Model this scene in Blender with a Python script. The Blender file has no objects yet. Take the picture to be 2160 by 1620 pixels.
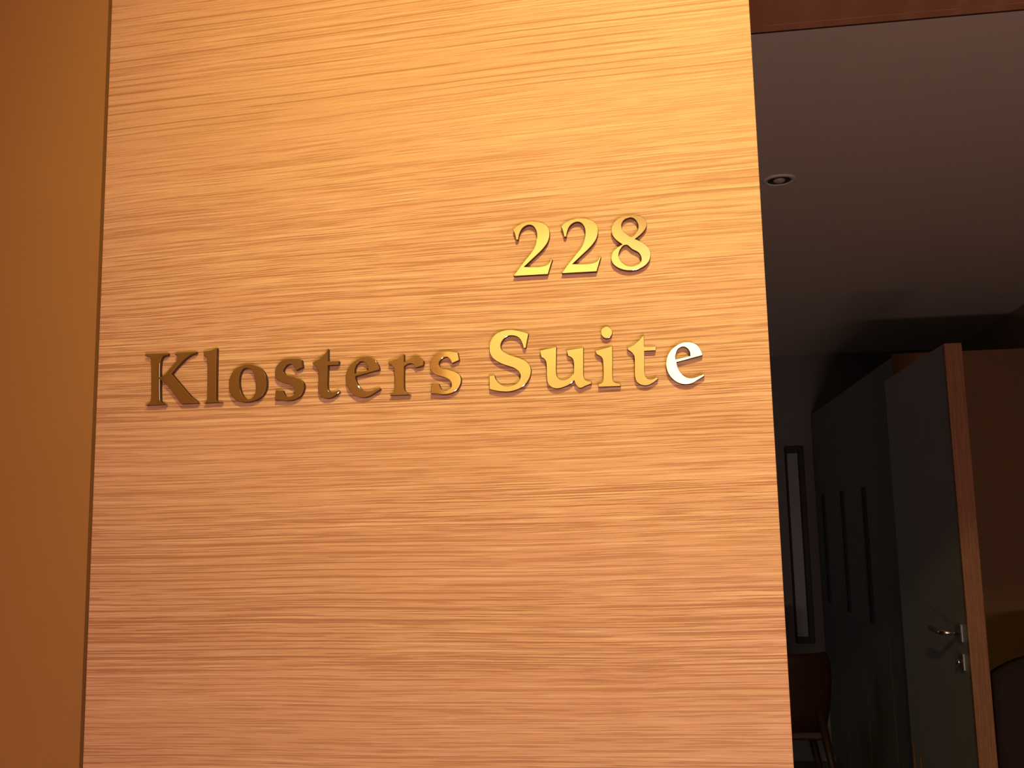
import bpy, bmesh, math, random
from mathutils import Vector, Matrix

S = bpy.context.scene
COL = S.collection

# ------------------------------------------------------------------ camera
cam_d = bpy.data.cameras.new('camera')
cam_d.sensor_width = 36.0
cam_d.lens = 2100.0 / 2160.0 * 36.0
cam_d.clip_start = 0.02
cam = bpy.data.objects.new('camera', cam_d)
COL.objects.link(cam)
CAM = Vector((0.0, -0.95, 1.45))
R = ((0.9892206874094275, 0.041193168556498065, 0.14051887583344802),
     (0.14490389557326805, -0.13708729089324798, -0.979903023632054),
     (-0.02110195841412522, 0.9897020751417196, -0.1415786347273577))
# camera looks along -Z of its own frame: the rows above take camera to world
cam.matrix_world = Matrix.Translation(CAM) @ Matrix(R).to_4x4()
S.camera = cam

# ------------------------------------------------------------------ world, exposure
w = bpy.data.worlds.new('world'); S.world = w; w.use_nodes = True
w.node_tree.nodes['Background'].inputs[0].default_value = (0.02, 0.016, 0.014, 1)
w.node_tree.nodes['Background'].inputs[1].default_value = 0.02
S.view_settings.view_transform = 'Standard'
S.view_settings.look = 'None'
S.view_settings.gamma = 1.0
S.view_settings.use_curve_mapping = False
S.view_settings.exposure = 0.0

def aim(o, target):
    o.rotation_euler = (Vector(target) - o.location).to_track_quat('-Z', 'Y').to_euler()

def spot(name, loc, target, power, color, angle, blend, size):
    d = bpy.data.lights.new(name, 'SPOT')
    d.energy = power; d.color = color; d.spot_size = math.radians(angle)
    d.spot_blend = blend; d.shadow_soft_size = size
    o = bpy.data.objects.new(name, d); COL.objects.link(o)
    o.location = loc; aim(o, target)
    return o

# corridor downlight over the sign, wall washer on the opposite wall, next downlights along the corridor
WARM = (1.0, 0.74, 0.36)
spot('downlight_beam', (0.13, -1.20, 2.462), (0.01, 0.0, 1.95), 73, (1.0, 0.83, 0.23), 62, 1.0, 0.035)
spot('downlight_beam', (-0.30, -1.55, 2.462), (-0.30, -2.25, 1.9), 58, (1.0, 0.82, 0.30), 100, 0.8, 0.03)
spot('downlight_beam', (-1.5, -1.1, 2.462), (-1.3, -2.2, 1.5), 33, (1.0, 0.75, 0.25), 100, 0.8, 0.03)
spot('downlight_beam', (2.1, -1.1, 2.462), (2.1, -1.1, 0.0), 14, WARM, 110, 0.6, 0.03)

def area(name, loc, target, power, color, sx, sy):
    d = bpy.data.lights.new(name, 'AREA'); d.shape = 'RECTANGLE'
    d.size = sx; d.size_y = sy; d.energy = power; d.color = color
    o = bpy.data.objects.new(name, d); COL.objects.link(o)
    o.location = loc; aim(o, target)
    return o
# light thrown up by the wall lamp opposite the sign
area('wall_lamp_uplight', (0.12, -2.19, 2.13), (0.0, -2.22, 2.5), 1.7, (0.66, 0.82, 0.70), 0.16, 0.05)
# unseen low fill, added to brighten the hall ceiling and the lower panel
area('added_low_fill', (0.55, -2.17, 0.40), (0.45, 0.6, 2.3), 26, (1.0, 0.71, 0.66), 0.90, 0.10)
# unseen cool fill, added to give the back of the hall a greyish tone
area('added_cool_fill', (-1.5, 4.3, 1.5), (1.0, 4.6, 1.2), 1.0, (0.80, 0.88, 1.0), 1.2, 1.2)

# ------------------------------------------------------------------ materials
def new_mat(name):
    m = bpy.data.materials.new(name); m.use_nodes = True
    nt = m.node_tree
    b = nt.nodes['Principled BSDF']
    return m, nt, b

def N(nt, typ, **kw):
    n = nt.nodes.new(typ)
    for k, v in kw.items():
        setattr(n, k, v)
    return n

def mth(nt, op, a, b=None, c=None, clamp=False):
    n = N(nt, 'ShaderNodeMath', operation=op); n.use_clamp = clamp
    for i, s in enumerate((a, b, c)):
        if s is None: continue
        if isinstance(s, (int, float)): n.inputs[i].default_value = s
        else: nt.links.new(s, n.inputs[i])
    return n.outputs[0]

def maprange(nt, v, a, b, c, d, smooth=True):
    n = N(nt, 'ShaderNodeMapRange')
    if smooth: n.interpolation_type = 'SMOOTHSTEP'
    nt.links.new(v, n.inputs[0])
    for i, s in zip((1, 2, 3, 4), (a, b, c, d)): n.inputs[i].default_value = s
    return n.outputs[0]

def noise(nt, vec, scale, detail=2.0, rough=0.5):
    n = N(nt, 'ShaderNodeTexNoise')
    nt.links.new(vec, n.inputs['Vector'])
    n.inputs['Scale'].default_value = scale
    n.inputs['Detail'].default_value = detail
    n.inputs['Roughness'].default_value = rough
    return n.outputs[0]

def mixc(nt, fac, a, b):
    n = N(nt, 'ShaderNodeMix', data_type='RGBA')
    if isinstance(fac, (int, float)): n.inputs[0].default_value = fac
    else: nt.links.new(fac, n.inputs[0])
    for i, s in ((6, a), (7, b)):
        if isinstance(s, tuple): n.inputs[i].default_value = (*s, 1)
        else: nt.links.new(s, n.inputs[i])
    return n.outputs[2]

def veneer(name, base, dark, light, alt, rough=0.5, swap=False, strength=1.0, bump=0.6):
    """Fine horizontal-grain veneer: streaks run along object X, lines stacked along Z."""
    m, nt, b = new_mat(name)
    tc = N(nt, 'ShaderNodeTexCoord')
    sep = N(nt, 'ShaderNodeSeparateXYZ'); nt.links.new(tc.outputs['Object'], sep.inputs[0])
    X, Y, Z = sep.outputs
    if swap: X, Z = Z, X
    # slow wander of the grain, plus the rise of the grain in the upper left of the sheet
    cmb0 = N(nt, 'ShaderNodeCombineXYZ'); nt.links.new(X, cmb0.inputs[0]); nt.links.new(Z, cmb0.inputs[2])
    mp = N(nt, 'ShaderNodeMapping'); mp.inputs['Scale'].default_value = (2.2, 1, 5.0)
    nt.links.new(cmb0.outputs[0], mp.inputs[0])
    wan = mth(nt, 'MULTIPLY', mth(nt, 'SUBTRACT', noise(nt, mp.outputs[0], 1.0, 1.5), 0.5), 0.014)
    mp2 = N(nt, 'ShaderNodeMapping'); mp2.inputs['Scale'].default_value = (16, 1, 60.0)
    nt.links.new(cmb0.outputs[0], mp2.inputs[0])
    wan2 = mth(nt, 'MULTIPLY', mth(nt, 'SUBTRACT', noise(nt, mp2.outputs[0], 1.0, 1.0), 0.5), 0.0012)
    rise = mth(nt, 'MULTIPLY', maprange(nt, X, -0.60, 0.15, 0.0, 0.028, False), maprange(nt, Z, 1.55, 1.80, 0.0, 1.0))
    zz = mth(nt, 'SUBTRACT', mth(nt, 'ADD', mth(nt, 'ADD', Z, wan), wan2), rise)
    def layer(sx, sz, det, off):
        c = N(nt, 'ShaderNodeCombineXYZ')
        nt.links.new(mth(nt, 'MULTIPLY', X, sx), c.inputs[0])
        c.inputs[1].default_value = off
        nt.links.new(mth(nt, 'MULTIPLY', zz, sz), c.inputs[2])
        return noise(nt, c.outputs[0], 1.0, det, 0.55)
    n1 = layer(4.5, 860.0, 0.0, 1.3)          # long pores
    n2 = layer(17.0, 1080.0, 0.0, 7.7)         # short pores
    n3 = layer(36.0, 1600.0, 0.0, 4.1)         # fine flecks
    bands = layer(0.6, 9.0, 2.0, 9.9)         # broad early / late wood
    tone = layer(2.5, 14.0, 2.0, 15.0)
    dens = mth(nt, 'MULTIPLY', maprange(nt, bands, 0.38, 0.62, 0.65, 1.0), maprange(nt, Z, 1.55, 1.95, 1.0, 0.55))
    f = mth(nt, 'ADD', mth(nt, 'ADD', mth(nt, 'MULTIPLY', n1, 0.42), mth(nt, 'MULTIPLY', n2, 0.36)), mth(nt, 'MULTIPLY', n3, 0.22))
    dk = mth(nt, 'MULTIPLY', mth(nt, 'MULTIPLY', maprange(nt, f, 0.51, 0.64, 0, 1), dens), strength, clamp=True)
    lt = mth(nt, 'MULTIPLY', mth(nt, 'MULTIPLY', maprange(nt, f, 0.48, 0.35, 0, 1, True), dens), strength, clamp=True)
    # a few long, thin, darker growth lines, gathered in belts
    ph = mth(nt, 'ADD', mth(nt, 'MULTIPLY', zz, 760.0), mth(nt, 'MULTIPLY', layer(0.5, 22.0, 1.0, 21.0), 18.0))
    gl = mth(nt, 'SINE', ph)
    brk = maprange(nt, layer(5.0, 260.0, 0.0, 27.0), 0.38, 0.52, 0.15, 1.0)
    belt = maprange(nt, layer(0.35, 7.0, 0.0, 33.0), 0.43, 0.58, 0, 1)
    ridge = mth(nt, 'MULTIPLY', maprange(nt, gl, 0.72, 0.98, 0.0, 0.9), brk)
    dk = mth(nt, 'MAXIMUM', dk, mth(nt, 'MULTIPLY', mth(nt, 'MULTIPLY', ridge, belt), strength))
    c0 = mixc(nt, maprange(nt, tone, 0.35, 0.65, 0, 1), base, alt)
    c1 = mixc(nt, lt, c0, light)
    c2 = mixc(nt, dk, c1, dark)
    nt.links.new(c2, b.inputs['Base Color'])
    b.inputs['Roughness'].default_value = rough
    b.inputs['Specular IOR Level'].default_value = 0.35
    hgt = mth(nt, 'SUBTRACT', mth(nt, 'MULTIPLY', lt, 0.5), dk)
    bp = N(nt, 'ShaderNodeBump'); bp.inputs['Strength'].default_value = bump; bp.inputs['Distance'].default_value = 0.0006
    nt.links.new(hgt, bp.inputs['Height']); nt.links.new(bp.outputs[0], b.inputs['Normal'])
    return m

def plain(name, col, rough=0.6, metal=0.0, var=0.06, scale=30.0, bump=0.15, spec=0.4):
    m, nt, b = new_mat(name)
    tc = N(nt, 'ShaderNodeTexCoord')
    n = noise(nt, tc.outputs['Object'], scale, 4.0)
    lo = tuple(c * (1 - var) for c in col); hi = tuple(min(1, c * (1 + var)) for c in col)
    nt.links.new(mixc(nt, n, lo, hi), b.inputs['Base Color'])
    b.inputs['Roughness'].default_value = rough
    b.inputs['Metallic'].default_value = metal
    b.inputs['Specular IOR Level'].default_value = spec
    if bump:
        bp = N(nt, 'ShaderNodeBump'); bp.inputs['Strength'].default_value = bump; bp.inputs['Distance'].default_value = 0.0004
        nt.links.new(noise(nt, tc.outputs['Object'], scale * 14, 2.0), bp.inputs['Height'])
        nt.links.new(bp.outputs[0], b.inputs['Normal'])
    return m

def emit(name, col, strength):
    m, nt, b = new_mat(name)
    b.inputs['Base Color'].default_value = (0.8, 0.8, 0.78, 1)
    b.inputs['Emission Color'].default_value = (*col, 1)
    b.inputs['Emission Strength'].default_value = strength
    return m

M_PANEL = veneer('larch_veneer', (0.74, 0.42, 0.245), (0.50, 0.235, 0.12), (0.88, 0.58, 0.37), (0.74, 0.405, 0.255))
M_TRIMWOOD = veneer('red_veneer', (0.40, 0.17, 0.09), (0.24, 0.09, 0.05), (0.50, 0.24, 0.14), (0.36, 0.17, 0.08), strength=0.7)
M_EDGE = veneer('oiled_oak_edge', (0.36, 0.15, 0.075), (0.24, 0.09, 0.045), (0.42, 0.20, 0.11), (0.33, 0.15, 0.075), swap=True)
M_WALL = plain('tan_wall_paint', (0.41, 0.20, 0.062), 0.75, var=0.05, scale=9, bump=0.25)
M_OPP = plain('apricot_wall_paint', (0.70, 0.48, 0.28), 0.8, var=0.04, scale=6)
M_CEIL = plain('ceiling_plaster', (0.84, 0.67, 0.54), 0.85, var=0.04, scale=12)
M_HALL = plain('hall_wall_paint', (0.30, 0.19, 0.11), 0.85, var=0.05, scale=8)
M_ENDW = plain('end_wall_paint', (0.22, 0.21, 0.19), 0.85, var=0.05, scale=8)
M_FLOOR = plain('corridor_carpet', (0.30, 0.15, 0.09), 0.95, var=0.25, scale=120, bump=0.6)
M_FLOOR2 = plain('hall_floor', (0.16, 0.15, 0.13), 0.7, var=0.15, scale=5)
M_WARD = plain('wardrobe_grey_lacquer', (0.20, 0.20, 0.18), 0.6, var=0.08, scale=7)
M_LEAF = plain('door_grey_lacquer', (0.36, 0.35, 0.33), 0.55, var=0.06, scale=7)
M_SIDE = plain('brown_side_panel', (0.21, 0.105, 0.045), 0.65, var=0.08, scale=7)
M_BLACK = plain('black_metal', (0.012, 0.010, 0.010), 0.5, var=0.2, scale=20)
M_DWOOD = plain('dark_red_wood', (0.05, 0.018, 0.013), 0.5, var=0.25, scale=14)
M_DOOR = plain('dark_corridor_door', (0.31, 0.14, 0.055), 0.55, var=0.15, scale=6)
M_STEEL = plain('satin_steel', (0.75, 0.74, 0.72), 0.22, 1.0, var=0.04, scale=60, bump=0.0)
M_BRASS = plain('brass_tube', (0.60, 0.42, 0.14), 0.3, 1.0, var=0.05, scale=60, bump=0.0)
M_UPH = plain('dark_upholstery', (0.035, 0.018, 0.020), 0.85, var=0.3, scale=50)
M_GREYGL = plain('frosted_glass', (0.30, 0.31, 0.32), 0.35, var=0.08, scale=10)
M_RING = plain('downlight_ring', (0.85, 0.82, 0.74), 0.4, 0.0, var=0.05, scale=40, bump=0.0)
M_CAN = plain('downlight_can', (0.05, 0.04, 0.03), 0.6, 0.0, var=0.1, scale=40, bump=0.0)
M_OPAL = emit('opal_glass_lit', (0.94, 1.0, 0.86), 1.2)
M_BULB = emit('lamp_lit', (1.0, 0.80, 0.5), 12.0)
M_FILL = emit('fill_diffuser_lit', (1.0, 0.72, 0.6), 4.0)  # glow for the added low fill fixture
M_BULBOFF = plain('lamp_unlit', (0.55, 0.52, 0.45), 0.25, 0.0, bump=0.0)

def letter_metal():
    m, nt, b = new_mat('satin_metal_letters')
    tc = N(nt, 'ShaderNodeTexCoord')
    mp = N(nt, 'ShaderNodeMapping'); mp.inputs['Scale'].default_value = (60, 60, 900)
    nt.links.new(tc.outputs['Object'], mp.inputs[0])
    n = noise(nt, mp.outputs[0], 1.0, 2.0)
    nt.links.new(mixc(nt, n, (0.84, 0.77, 0.64), (0.93, 0.87, 0.74)), b.inputs['Base Color'])
    b.inputs['Metallic'].default_value = 1.0
    nt.links.new(maprange(nt, n, 0.2, 0.8, 0.035, 0.075), b.inputs['Roughness'])
    bp = N(nt, 'ShaderNodeBump'); bp.inputs['Strength'].default_value = 0.03; bp.inputs['Distance'].default_value = 0.0002
    nt.links.new(n, bp.inputs['Height']); nt.links.new(bp.outputs[0], b.inputs['Normal'])
    return m
M_LETTER = letter_metal()
M_LEDGE = plain('dark_letter_edge', (0.10, 0.05, 0.022), 0.6, 0.3, var=0.1, scale=80, bump=0.0)  # darker, rougher metal for all letter sides

# ------------------------------------------------------------------ mesh helpers
def link_mesh(name, bm, mat, parent=None, smooth=False):
    me = bpy.data.meshes.new(name)
    bmesh.ops.recalc_face_normals(bm, faces=bm.faces)
    bm.to_mesh(me); bm.free()
    if smooth:
        for p in me.polygons: p.use_smooth = True
    o = bpy.data.objects.new(name, me); COL.objects.link(o)
    me.materials.append(mat)
    if parent: o.parent = parent
    return o

def bx(bm, lo, hi, bev=0.0):
    r = bmesh.ops.create_cube(bm, size=1.0)
    vs = r['verts']
    for v in vs:
        v.co = Vector(((lo[i] + hi[i]) / 2 + v.co[i] * (hi[i] - lo[i]) for i in range(3)))
    if bev:
        es = list({e for v in vs for e in v.link_edges})
        bmesh.ops.bevel(bm, geom=es, offset=bev, segments=2, affect='EDGES', profile=0.5)

def box(name, lo, hi, mat, parent=None, bev=0.0):
    bm = bmesh.new(); bx(bm, lo, hi, bev)
    return link_mesh(name, bm, mat, parent)

def tube(bm, pts, r, seg=12, r2=None, caps=True):
    pts = [Vector(p) for p in pts]; rings = []
    n = len(pts)
    up = None
    for i, p in enumerate(pts):
        d = (pts[min(i + 1, n - 1)] - pts[max(i - 1, 0)]).normalized()
        if up is None:
            up = Vector((0, 0, 1)) if abs(d.z) < 0.9 else Vector((1, 0, 0))
        a = d.cross(up).normalized(); b_ = a.cross(d).normalized(); up = b_
        rr = r if r2 is None else r + (r2 - r) * i / (n - 1)
        rings.append([bm.verts.new(p + a * math.cos(t) * rr + b_ * math.sin(t) * rr)
                      for t in (2 * math.pi * k / seg for k in range(seg))])
    for A, B in zip(rings, rings[1:]):
        for k in range(seg):
            bm.faces.new((A[k], A[(k + 1) % seg], B[(k + 1) % seg], B[k]))
    if caps:
        bm.faces.new(rings[0][::-1]); bm.faces.new(rings[-1])

def lathe(bm, prof, centre, seg=40):
    """prof: (radius, z) pairs turned about a vertical axis at centre; radius 0 allowed at the ends."""
    c = Vector(centre); rings = []
    for r, z in prof:
        if r == 0: rings.append([bm.verts.new(c + Vector((0, 0, z)))])
        else: rings.append([bm.verts.new(c + Vector((r * math.cos(2 * math.pi * k / seg), r * math.sin(2 * math.pi * k / seg), z))) for k in range(seg)])
    for A, B in zip(rings, rings[1:]):
        for k in range(seg):
            k2 = (k + 1) % seg
            if len(A) == 1 and len(B) == 1: continue
            if len(A) == 1: bm.faces.new((A[0], B[k], B[k2]))
            elif len(B) == 1: bm.faces.new((A[k], A[k2], B[0]))
            else: bm.faces.new((A[k], A[k2], B[k2], B[k]))

def tag(o, label=None, cat=None, group=None, kind=None):
    if label: o['label'] = label
    if cat: o['category'] = cat
    if group: o['group'] = group
    if kind: o['kind'] = kind
    return o

def empty(name, loc=(0, 0, 0)):
    o = bpy.data.objects.new(name, None); COL.objects.link(o); o.location = loc
    o.empty_display_size = 0.05
    return o

def struct(o, label=None):
    return tag(o, label, None, None, 'structure')

# ------------------------------------------------------------------ setting: corridor
PX0, PX1 = -0.571, 0.1095          # the veneered pier beside the suite entrance
CEIL = 2.5
OPEN1 = 1.35                        # far side of the entrance opening
struct(box('floor', (-3.2, -2.35, -0.05), (3.2, 0.0, 0.0), M_FLOOR), 'reddish brown corridor carpet below the sign')
struct(box('ceiling', (-3.2, -2.35, CEIL), (3.2, 0.35, CEIL + 0.05), M_OPP), 'pale corridor ceiling over the sign panel')
struct(box('wall_left', (-3.2, 0.007, 0), (PX0 - 0.0080, 0.35, CEIL), M_WALL), 'plain tan painted wall left of the wood veneer panel')
pier = struct(box('wall_front', (PX0 - 0.0076, 0.0201, 0), (PX1, 0.35, CEIL), M_TRIMWOOD), 'wall pier behind the wood veneer panel')
struct(box('wall_right', (OPEN1, 0.0, 0), (3.2, 0.35, CEIL), M_WALL), 'corridor wall on the far side of the entrance')
struct(box('wall_back', (-3.2, -2.35, 0), (3.2, -2.25, CEIL), M_OPP), 'apricot corridor wall opposite the sign')
struct(box('wall_end', (-3.25, -2.35, 0), (-3.2, 0.35, CEIL), M_WALL), 'end wall of the corridor')
struct(box('wall_side', (3.2, -2.35, 0), (3.25, 0.35, CEIL), M_WALL), 'other end wall of the corridor')

# entrance head: soffit board with a shadow groove and far rail
head = empty('trim_1', (PX1, 0.0, 2.1)); struct(head, 'reddish wood head lining over the suite entrance')
box('soffit_board', (0, 0.0, 0.0), (OPEN1 - PX1, 0.3265, 0.02), M_TRIMWOOD, head)
box('head_rail', (0, 0.328, 0.0), (OPEN1 - PX1, 0.3445, 0.02), M_TRIMWOOD, head)
box('dark_strip', (0, 0.345, 0.0015), (OPEN1 - PX1, 0.352, 0.02), M_DWOOD, head)  # thin dark wood strip along the far edge of the head
box('fascia', (0, 0.002, 0.0205), (OPEN1 - PX1, 0.348, CEIL - 2.1), M_TRIMWOOD, head)
jb = struct(box('trim_2', (OPEN1 - 0.02, -0.002, 0), (OPEN1 - 0.0005, 0.352, 2.0985), M_TRIMWOOD), 'wood jamb on the far side of the entrance')

# ------------------------------------------------------------------ setting: suite hall
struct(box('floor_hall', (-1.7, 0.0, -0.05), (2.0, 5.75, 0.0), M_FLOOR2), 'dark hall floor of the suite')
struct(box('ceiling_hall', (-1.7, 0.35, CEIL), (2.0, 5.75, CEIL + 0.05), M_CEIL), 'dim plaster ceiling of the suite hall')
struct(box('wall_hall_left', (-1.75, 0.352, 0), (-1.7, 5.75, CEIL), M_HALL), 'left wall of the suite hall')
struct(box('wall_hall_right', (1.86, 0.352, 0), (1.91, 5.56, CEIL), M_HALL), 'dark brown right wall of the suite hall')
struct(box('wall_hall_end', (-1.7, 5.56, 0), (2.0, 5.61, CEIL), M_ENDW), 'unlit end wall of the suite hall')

# tall narrow frosted window on the end wall
win = empty('window_1', (0.86, 5.56, 0.70)); struct(win, 'tall narrow grey frosted strip window in the end wall')
box('pane', (-0.045, -0.030, 0.04), (0.020, -0.010, 1.17), M_GREYGL, win)
box('window_frame', (0.022, -0.055, 0.0), (0.056, 0.0, 1.21), M_BLACK, win, 0.003)
box('window_frame', (-0.056, -0.055, 0.0), (-0.047, 0.0, 1.21), M_BLACK, win, 0.003)
box('sill', (-0.047, -0.05, 0.0), (0.022, 0.0, 0.038), M_BLACK, win)
box('lintel', (-0.047, -0.05, 1.172), (0.022, 0.0, 1.21), M_BLACK, win)

# ------------------------------------------------------------------ the sign panel
panel = box('sign_panel', (PX0, 0.0, 0.012), (PX1, 0.020, CEIL - 0.002), M_PANEL, bev=0.0008)
tag(panel, 'tall light wood veneer panel with fine horizontal grain carrying the metal letters', 'panel')

GL = {
    'K': ['0.0,53.5c 24.8,52.8c 24.6,51.0c 19.1,49.4s 17.0,44.8s 16.6,38.5s 16.9,28.8c 20.4,29.4s 28.1,37.3s 34.5,44.5s 35.8,48.6s 35.1,50.3s 32.8,50.9c 33.0,52.3c 55.3,53.2c 55.3,51.7c 49.1,49.7s 41.1,44.0s 29.3,31.7c 40.3,19.2s 50.7,7.7s 56.3,3.2s 58.9,0.0c 58.6,0.0c 41.1,0.0c 36.6,5.4s 28.2,16.3s 19.8,24.6s 17.0,25.9c 17.6,7.6s 18.4,3.7s 24.1,0.0c 24.2,0.0c 1.6,0.0c 1.5,0.0c 6.5,2.7s 8.0,7.5s 6.8,45.3s 5.7,49.5s 0.1,51.4c'],
    'l': ['0.0,53.1c 7.5,53.8s 14.1,56.1c 14.1,38.7s 14.5,5.2s 15.2,1.7s 20.8,0.0c 20.8,0.0c 0.8,0.0c 0.8,0.0c 3.8,1.4s 4.8,5.6s 4.5,39.2s 4.0,44.5s 3.2,46.5s 0.4,48.5c'],
    'o': ['21.1,37.4s 31.1,34.5s 37.8,27.3s 40.0,17.7s 37.9,8.5s 31.1,1.9s 19.8,-0.8s 9.3,0.9s 2.8,6.9s 0.0,16.5s 1.6,26.5s 8.2,34.6s', '19.2,33.9s 14.2,32.6s 11.6,28.0s 10.7,20.4s 12.2,11.7s 15.7,4.9s 21.7,1.8s 27.1,5.9s 29.0,13.4s 27.8,23.0s 24.4,31.2s'],
    's': ['29.1,32.3c 27.8,39.6c 23.4,40.7s 16.8,41.4s 8.3,40.3s 2.4,35.2s 0.0,28.5s 1.1,22.4s 5.8,18.5s 12.3,16.3s 18.3,13.6s 21.1,9.8s 20.6,5.6s 16.4,3.0s 12.2,3.2s 10.1,5.4s 8.5,9.5c 1.2,9.8c 0.4,0.0c 5.1,-0.1s 13.5,-1.1s 21.4,0.1s 27.8,4.6s 30.7,11.4s 29.6,17.0s 25.4,20.4s 18.5,23.0s 11.5,25.2s 8.8,28.6s 9.7,32.3s 13.0,35.2s 17.2,35.7s 20.0,33.2s 21.8,29.3c'],
    't': ['16.3,49.3c 16.4,37.0c 27.5,36.8c 27.0,32.8c 16.3,32.8c 15.9,19.8s 15.9,10.8s 17.9,6.4s 21.8,5.5s 27.2,7.4c 28.2,5.6c 23.9,2.4s 18.1,-0.2s 11.9,0.4s 7.6,4.0s 6.2,9.9s 6.5,20.2s 6.5,27.5s 4.7,31.4s 1.0,34.3c 0.0,36.5c 5.9,39.1s 10.9,42.9s 14.1,46.0s'],
    'e': ['34.3,26.3c 32.8,31.4s 29.3,36.5s 23.3,39.2s 16.8,39.3s 10.5,36.9s 4.1,31.6s 0.3,23.8s 0.0,15.3s 3.1,7.5s 9.0,1.7s 16.3,-0.8s 23.3,-0.0s 28.6,2.9s 35.1,6.6c 34.3,8.4c 28.8,6.2s 22.6,4.9s 17.0,6.5s 12.4,11.6s 10.3,16.6s 9.6,20.6c', '8.9,23.4c 9.2,27.9s 11.4,33.0s 15.7,35.3s 19.6,34.0s 22.1,30.7s 22.7,26.2c'],
    'r': ['0.2,33.7c 6.7,35.6s 11.9,37.8s 16.0,40.5c 16.1,32.7c 20.9,35.1s 27.3,38.6c 30.9,37.7s 35.8,32.8c 35.4,28.6c 27.5,26.6c 26.1,29.5s 22.3,31.2s 16.1,28.8c 16.0,6.8s 17.2,3.1s 22.1,0.0c 22.1,0.0c 1.3,0.0c 1.3,0.0c 5.1,3.3s 6.2,7.2s 6.2,23.6s 5.5,27.8s 2.9,30.3s 0.0,31.3c'],
    'S': ['39.5,55.2c 37.9,47.9s 36.5,41.0c 34.3,41.1c 32.6,47.2s 29.7,51.7s 23.7,54.1s 17.7,53.2s 13.5,49.2s 11.8,44.5s 13.3,39.8s 18.3,36.2s 25.6,33.1s 32.9,30.1s 38.3,26.2s 40.8,21.5s 40.9,16.9s 39.3,11.5s 35.0,5.5s 28.6,1.4s 20.7,-0.7s 12.5,-0.6s 4.7,0.8s 0.0,2.3c 0.0,15.4c 5.2,15.7c 7.0,11.0s 11.2,6.5s 18.1,4.3s 25.0,5.9s 29.4,9.6s 30.7,14.1s 29.4,17.8s 25.3,21.5s 19.4,24.0s 12.1,26.9s 5.3,31.3s 1.6,36.6s 0.6,42.2s 1.9,49.6s 6.7,55.9s 14.1,59.2s 22.9,59.8s 31.2,58.1s'],
    'u': ['0.0,38.0c 16.5,40.9c 15.9,28.1s 15.6,15.3s 17.2,10.3s 21.2,8.1s 26.2,9.2s 32.1,14.2c 32.6,20.5s 32.6,24.6s 31.5,28.6s 27.3,31.5c 25.9,37.1c 42.4,38.9c 42.0,24.7s 41.7,11.9s 42.6,8.3s 44.6,6.6s 49.0,5.7c 49.0,3.6c 43.1,1.5s 38.1,-0.2s 34.6,2.3s 32.5,7.3c 28.8,4.3s 22.4,1.4s 15.6,0.2s 10.2,1.9s 6.9,6.2s 6.2,12.6s 6.2,24.0s 5.0,28.6s 1.4,31.3c'],
    'i': ['0.0,35.1c 16.9,39.1c 16.5,23.4s 16.1,7.6s 17.5,4.2s 23.4,2.4c 23.4,0.0c 2.2,0.0c 2.3,3.1c 5.7,4.2s 7.0,8.0s 7.4,22.5s 6.5,28.0s 1.9,31.4c', '12.0,58.4s 15.8,56.5s 17.3,52.3s 15.5,48.3s 11.6,46.7s 7.9,48.7s 6.3,52.9s 8.1,56.9s'],
    '2': ['5.7,36.6c 7.1,42.8s 10.1,47.9s 15.1,50.9s 20.2,49.9s 23.4,45.8s 24.4,40.8s 23.6,33.7s 20.3,25.4s 14.3,17.9s 7.7,10.0s 0.0,0.0c 0.0,0.0c 34.2,0.0c 36.7,7.8s 39.0,14.5c 37.6,14.6c 35.0,10.3s 30.3,8.4s 22.0,8.0s 10.9,8.8c 20.3,17.1s 29.8,25.7s 35.1,33.0s 37.0,40.4s 35.7,47.2s 30.5,51.8s 22.6,54.3s 15.2,54.3s 7.2,52.1s 0.6,47.3c 2.3,43.1s 3.6,36.6c'],
    '8': ['22.4,54.4s 30.0,52.7s 34.8,48.0s 35.5,42.4s 31.2,35.9s 23.7,30.1c 31.2,25.8s 36.8,20.1s 38.1,13.2s 35.4,6.0s 28.4,0.9s 18.5,-1.0s 9.1,1.0s 2.5,5.6s 0.0,11.8s 1.6,18.0s 5.8,22.2s 11.3,25.5c 4.8,31.0s 1.6,37.1s 1.9,44.1s 5.9,50.0s 13.3,53.6s', '19.6,51.9s 14.1,49.9s 11.2,44.9s 12.3,39.6s 16.2,35.2s 20.6,32.5s 24.9,36.0s 27.2,40.6s 27.0,45.3s 24.0,50.1s', '14.5,24.9s 20.6,20.1s 26.8,16.0s 29.1,10.5s 27.8,6.4s 22.2,3.5s 15.5,3.8s 9.8,8.2s 7.4,14.6s 9.4,20.8s'],
}
DEPTH = 0.006

def parse(s):
    out = []
    for t in s.split():
        a, b = t[:-1].split(',')
        out.append((float(a) / 1000, float(b) / 1000, t[-1]))
    return out

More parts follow.
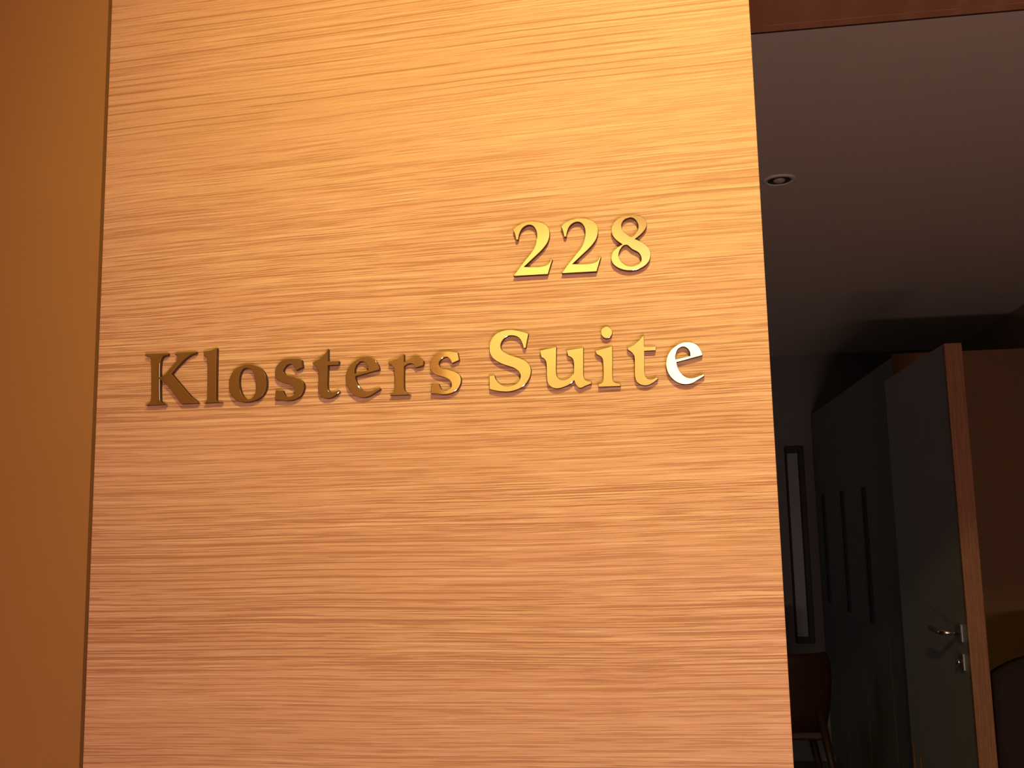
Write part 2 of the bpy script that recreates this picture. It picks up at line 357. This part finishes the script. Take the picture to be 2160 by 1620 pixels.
def sample(pts, step=7):
    """Closed outline: corners stay sharp, 's' points are passed smoothly."""
    n = len(pts); res = []
    P = [Vector((p[0], p[1])) for p in pts]
    def tangent(i):
        a, b = P[(i - 1) % n], P[(i + 1) % n]
        return b - a
    for i in range(n):
        j = (i + 1) % n
        p0, p1 = P[i], P[j]
        f0, f1 = pts[i][2], pts[j][2]
        d = (p1 - p0).length
        if f0 == 'c' and f1 == 'c':
            res.append(p0); continue
        def unit(v): return v.normalized() if v.length > 1e-9 else Vector((0, 0))
        t0 = unit(tangent(i)) * d if f0 == 's' else None
        t1 = unit(tangent(j)) * d if f1 == 's' else None
        if t0 is None: t0 = (p1 - p0) * 1.5 - t1 * 0.5
        if t1 is None: t1 = (p1 - p0) * 1.5 - t0 * 0.5
        for k in range(step):
            u = k / step
            h00 = 2*u**3 - 3*u**2 + 1; h10 = u**3 - 2*u**2 + u
            h01 = -2*u**3 + 3*u**2; h11 = u**3 - u**2
            res.append(p0*h00 + t0*h10 + p1*h01 + t1*h11)
    return res

def glyph_mesh(name, contours):
    cu = bpy.data.curves.new(name + '_outline', 'CURVE')
    cu.dimensions = '2D'; cu.fill_mode = 'BOTH'
    cu.extrude = DEPTH / 2 - 0.0003; cu.bevel_depth = 0.0003; cu.bevel_resolution = 1
    cu.offset = -0.0003
    for c in contours:
        pts = sample(parse(c))
        sp = cu.splines.new('POLY'); sp.points.add(len(pts) - 1)
        for q, p in zip(sp.points, pts): q.co = (p.x, p.y, 0, 1)
        sp.use_cyclic_u = True
    tmp = bpy.data.objects.new('outline_tmp', cu); COL.objects.link(tmp)
    bpy.context.view_layer.update()
    me = bpy.data.meshes.new_from_object(tmp.evaluated_get(bpy.context.evaluated_depsgraph_get()))
    bpy.data.objects.remove(tmp); bpy.data.curves.remove(cu)
    me.name = name
    # curve plane XY -> wall plane XZ, front face towards -Y, back on the panel
    me.transform(Matrix(((1, 0, 0, 0), (0, 0, -1, -DEPTH / 2), (0, 1, 0, 0), (0, 0, 0, 1))))
    me.materials.clear(); me.materials.append(M_LETTER)
    me.materials.append(M_LEDGE)
    for p in me.polygons:
        p.use_smooth = False
        p.material_index = 0 if p.normal.y < -0.9 else 1
    me.update()
    return me

cache = {}
def place(kind, ch, x, z, label, group, tilt=(0.0, 0.0)):
    if ch == 'i':
        root = empty(kind, (x, -0.0001, z))
        for nm, cs in (('stem', GL['i'][:1]), ('dot', GL['i'][1:])):
            o = bpy.data.objects.new(nm, glyph_mesh(nm, cs)); COL.objects.link(o); o.parent = root
        tag(root, label, 'letter', group)
        return root
    if ch not in cache: cache[ch] = glyph_mesh(kind, GL[ch])
    o = bpy.data.objects.new(kind, cache[ch]); COL.objects.link(o)
    o.location = (x, -0.0001, z)
    o.rotation_euler = (math.radians(tilt[0]), 0, math.radians(tilt[1]))
    tag(o, label, 'number' if ch in '28' else 'letter', group)
    return o

BZ = 1.580
NG = 'metal letters of the suite name'
DG = 'metal figures of the room number'
place('metal_letter', 'K', -0.5158, BZ, 'dark reflecting metal capital K, first letter of the suite name', NG)
place('metal_letter', 'l', -0.4522, BZ, 'dark reflecting metal letter l right after the capital K', NG)
place('metal_letter', 'o', -0.4243, BZ, 'dark metal round letter o on the wood panel', NG)
place('metal_letter', 's', -0.3758, BZ, 'dark metal letter s between the o and the first t', NG)
place('metal_letter', 't', -0.3367, BZ, 'dark metal letter t in the middle of the first word', NG)
place('metal_letter', 'e', -0.3018, BZ, 'dark metal letter e between t and r in the first word', NG)
place('metal_letter', 'r', -0.2585, BZ, 'brown reflecting metal letter r in the first word', NG)
place('metal_letter', 's', -0.2162, BZ, 'orange reflecting metal letter s ending the first word', NG)
place('metal_letter', 'S', -0.1576, BZ, 'orange reflecting metal capital S starting the second word', NG)
place('metal_letter', 'u', -0.1076, BZ, 'orange reflecting metal letter u after the capital S', NG)
place('metal_letter', 'i', -0.0543, BZ, 'orange reflecting metal letter i with its round dot', NG)
place('metal_letter', 't', -0.0235, BZ, 'pale orange metal letter t in the second word', NG)
place('metal_letter', 'e', 0.0129, BZ, 'bright white reflecting metal letter e at the end of the name', NG)
place('metal_number', '2', -0.1318, BZ + 0.1133, 'golden metal figure 2, first of the room number', DG)
place('metal_number', '2', -0.0842, BZ + 0.1133, 'golden metal figure 2 next to the figure 8', DG)
place('metal_number', '8', -0.0356, BZ + 0.1133, 'pale yellow metal figure 8 ending the room number', DG)

# ------------------------------------------------------------------ things in the corridor behind the camera (they light and are mirrored)
lamp = empty('wall_lamp', (0.125, -2.25, 1.84)); tag(lamp, 'lit opal glass wall lamp on the wall opposite the sign', 'wall lamp')
box('back_plate', (-0.05, 0.0, 0.06), (0.05, 0.012, 0.20), M_STEEL, lamp, 0.002)
bm = bmesh.new()
seg = 18
for z0, z1, r0 in ((0.0, 0.27, 0.085),):
    ring = []
    for k in range(seg + 1):
        a = math.pi * k / seg
        ring.append((math.cos(a) * r0, 0.013 + math.sin(a) * 0.055))
    lo = [bm.verts.new((x, y, z0)) for x, y in ring]; hi = [bm.verts.new((x, y, z1)) for x, y in ring]
    for k in range(seg): bm.faces.new((lo[k], lo[k + 1], hi[k + 1], hi[k]))
    bm.faces.new((lo[0], hi[0], hi[-1], lo[-1])); bm.faces.new(hi); bm.faces.new(lo[::-1])
link_mesh('lamp_shade', bm, M_OPAL, lamp)

fl = empty('added_fill_fixture', (0.55, -2.25, 0.32)); tag(fl, 'added low fill light near the floor opposite the entrance', 'wall light')  # out-of-view body added around the low fill
box('housing', (-0.47, 0.0, 0.0), (0.47, 0.035, 0.12), M_STEEL, fl, 0.003)
box('diffuser', (-0.455, 0.0352, 0.015), (0.455, 0.042, 0.105), M_FILL, fl, 0.002)

dr = empty('door_1', (-1.66, -2.25, 0)); struct(dr, 'dark wood room door opposite the sign')
box('door_leaf', (0.0, 0.0, 0.005), (0.90, 0.03, 2.10), M_DOOR, dr, 0.002)
box('door_frame', (-0.07, 0.0, 0.0), (-0.002, 0.045, 2.19), M_DOOR, dr, 0.002)
box('door_frame', (0.902, 0.0, 0.0), (0.98, 0.045, 2.19), M_DOOR, dr, 0.002)
box('door_head', (-0.002, 0.0, 2.105), (0.902, 0.045, 2.19), M_DOOR, dr, 0.002)

def downlight(x, y, lit, label, can=M_CAN, group='ceiling downlights'):
    r = empty('downlight', (x, y, CEIL)); tag(r, label, 'ceiling light', group)
    bm = bmesh.new()
    lathe(bm, [(0.036, -0.0015), (0.0365, -0.005), (0.046, -0.0055), (0.050, -0.0035), (0.0515, -0.0003), (0.036, -0.0003), (0.036, -0.0015)], (0, 0, 0), 48)
    link_mesh('ring', bm, M_RING, r, True)
    bm = bmesh.new()
    lathe(bm, [(0.0355, -0.0004), (0.0355, -0.0032), (0.024, -0.0012), (0.020, -0.0010), (0, -0.0010)], (0, 0, 0), 32)
    link_mesh('reflector', bm, can, r, True)
    bm = bmesh.new()
    lathe(bm, [(0, -0.0105), (0.010, -0.0095), (0.017, -0.006), (0.019, -0.0014), (0, -0.0012)], (0, 0, 0), 24)
    link_mesh('bulb', bm, M_BULB if lit else M_BULBOFF, r, True)
    return r
for x, y in ((0.13, -1.20), (-0.30, -1.55), (-1.5, -1.1), (2.1, -1.1)):
    downlight(x, y, True, {0.13: 'lit round downlight in front of the sign panel', -0.30: 'lit round downlight close to the wall opposite the sign',
                           -1.5: 'lit round downlight by the dark room door', 2.1: 'lit round downlight past the suite entrance'}[x], group='lit corridor downlights')
downlight(0.413, 2.118, False, 'unlit round downlight in the dim hall ceiling', group=None)

# ------------------------------------------------------------------ suite hall contents
# open door leaf, free edge towards the viewer
door = empty('door_2', (0.925, 2.352, 0.0)); struct(door, 'open grey door with an oak edge, seen from its edge')
door.rotation_euler = (0, 0, math.radians(0.0))
box('door_leaf', (0.0, 0.022, 0.008), (0.052, 0.86, 2.0), M_LEAF, door, 0.001)
box('edge_strip', (-0.001, 0.0, 0.008), (0.053, 0.0215, 2.0), M_EDGE, door, 0.002)
lv = bmesh.new()
tube(lv, [(-0.001, 0.075, 1.09), (-0.045, 0.075, 1.09), (-0.055, 0.078, 1.09), (-0.060, 0.090, 1.09), (-0.060, 0.205, 1.092)], 0.0085, 14)
link_mesh('lever_handle', lv, M_STEEL, door, True)
lv = bmesh.new(); bx(lv, (-0.008, 0.052, 1.062), (-0.0002, 0.100, 1.118), 0.002); link_mesh('handle_rose', lv, M_STEEL, door)
lv = bmesh.new(); bx(lv, (-0.008, 0.055, 0.975), (-0.0002, 0.097, 1.028), 0.002); link_mesh('lock_rose', lv, M_STEEL, door)
lv = bmesh.new(); tube(lv, [(-0.008, 0.076, 1.0), (-0.022, 0.076, 1.0)], 0.009, 14); link_mesh('lock_cylinder', lv, M_STEEL, door, True)

# wardrobe wall with long bar handles
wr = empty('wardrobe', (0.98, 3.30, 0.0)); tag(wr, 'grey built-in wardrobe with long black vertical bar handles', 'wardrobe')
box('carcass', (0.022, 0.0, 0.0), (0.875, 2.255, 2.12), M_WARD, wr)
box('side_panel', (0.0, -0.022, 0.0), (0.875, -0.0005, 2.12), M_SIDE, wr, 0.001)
ys = [0.0, 0.43, 1.02, 1.62, 2.245]
for k in range(4):
    y0, y1 = ys[k] + 0.003, ys[k + 1] - 0.003
    d = box('wardrobe_door', (0.0, y0, 0.06), (0.020, y1, 2.11), M_WARD, wr, 0.001)
for y in (4.05, 4.63, 5.25):
    hb = bmesh.new(); bx(hb, (-0.009, y - 3.30 - 0.030, 0.965), (-0.0002, y - 3.30 + 0.030, 1.60), 0.002)
    link_mesh('bar_handle', hb, M_BLACK, wr)

# dark red wooden lounge chair half hidden behind the sign pier
ch = empty('lounge_chair', (0.50, 4.05, 0.0)); tag(ch, 'dark red wooden chair with splayed legs half hidden by the sign panel', 'chair')
bm = bmesh.new()
rows = []
for z, half, yo in ((0.46, 0.25, 0.0), (0.56, 0.272, -0.01), (0.68, 0.283, -0.03), (0.78, 0.28, -0.05), (0.825, 0.262, -0.06)):
    row = []
    for k in range(13):
        u = k / 12 * 2 - 1
        row.append((half * u, yo + 0.10 * u * u, z))
    rows.append(row)
def slab(bm, rows, off):
    off = Vector(off)
    A = [[bm.verts.new(p) for p in r] for r in rows]; B = [[bm.verts.new(Vector(p) + off) for p in r] for r in rows]
    nr, nc = len(rows), len(rows[0])
    for i in range(nr - 1):
        for j in range(nc - 1):
            bm.faces.new((A[i][j], A[i][j+1], A[i+1][j+1], A[i+1][j])); bm.faces.new((B[i][j], B[i+1][j], B[i+1][j+1], B[i][j+1]))
    for j in range(nc - 1):
        bm.faces.new((A[0][j], B[0][j], B[0][j+1], A[0][j+1])); bm.faces.new((A[-1][j], A[-1][j+1], B[-1][j+1], B[-1][j]))
    for i in range(nr - 1):
        bm.faces.new((A[i][0], A[i+1][0], B[i+1][0], B[i][0])); bm.faces.new((A[i][-1], B[i][-1], B[i+1][-1], A[i+1][-1]))
slab(bm, rows, (0, 0.02, 0)); link_mesh('backrest', bm, M_DWOOD, ch, True)
bm = bmesh.new(); bx(bm, (-0.25, 0.03, 0.42), (0.25, 0.50, 0.46), 0.012); link_mesh('seat', bm, M_DWOOD, ch)
bm = bmesh.new(); bx(bm, (-0.24, 0.10, 0.462), (0.24, 0.49, 0.52), 0.02); link_mesh('cushion', bm, M_UPH, ch)
for sx in (-1, 1):
    for y0, dy in ((0.05, -0.07), (0.46, 0.05)):
        bm = bmesh.new(); tube(bm, [(sx * 0.215, y0, 0.56 if y0 < 0.1 else 0.42), (sx * 0.30, y0 + dy, 0.0)], 0.022, 12, 0.013)
        link_mesh('leg', bm, M_DWOOD, ch, True)

# dark upholstered chair right of the open door
ac = empty('side_chair', (1.30, 2.62, 0.0)); tag(ac, 'dark high-backed chair standing behind the open grey door', 'chair')
bm = bmesh.new(); rows = []
for z in (0.50, 0.62, 0.76, 0.88, 1.0):
    row = []
    for k in range(17):
        u = k / 16 * 2 - 1
        zz = z if z < 0.9 else 0.93 + 0.07 * (1 - abs(u) ** 2.5)
        row.append((0.225 * u, 0.03 * u * u, zz))
    rows.append(row)
slab(bm, rows, (0, 0.05, 0)); link_mesh('backrest', bm, M_UPH, ac, True)
bm = bmesh.new(); bx(bm, (-0.24, 0.03, 0.43), (0.24, 0.48, 0.50), 0.02); link_mesh('seat', bm, M_UPH, ac)
for sx in (-1, 1):
    bm = bmesh.new(); tube(bm, [(sx * 0.252, 0.02, 0.0), (sx * 0.25, 0.02, 0.45), (sx * 0.252, 0.02, 1.05)], 0.017, 12, 0.014); link_mesh('stile', bm, M_DWOOD, ac, True)
    bm = bmesh.new(); tube(bm, [(sx * 0.22, 0.45, 0.43), (sx * 0.22, 0.46, 0.0)], 0.018, 12, 0.012); link_mesh('leg', bm, M_DWOOD, ac, True)

# slim brass stand
bs = empty('brass_stand', (0.705, 2.20, 0.0)); tag(bs, 'slim brass stand of two thin rods in front of the open door', 'stand')
bm = bmesh.new(); lathe(bm, [(0, 0.014), (0.08, 0.012), (0.10, 0.004), (0.10, 0.0), (0, 0.0)], (0.008, 0, 0)); link_mesh('base', bm, M_BRASS, bs, True)
for dx, top in ((0.0, 0.80), (0.017, 0.77)):
    bm = bmesh.new(); tube(bm, [(dx, 0, 0.012), (dx, 0, top)], 0.0028, 10); link_mesh('rod', bm, M_BRASS, bs, True)
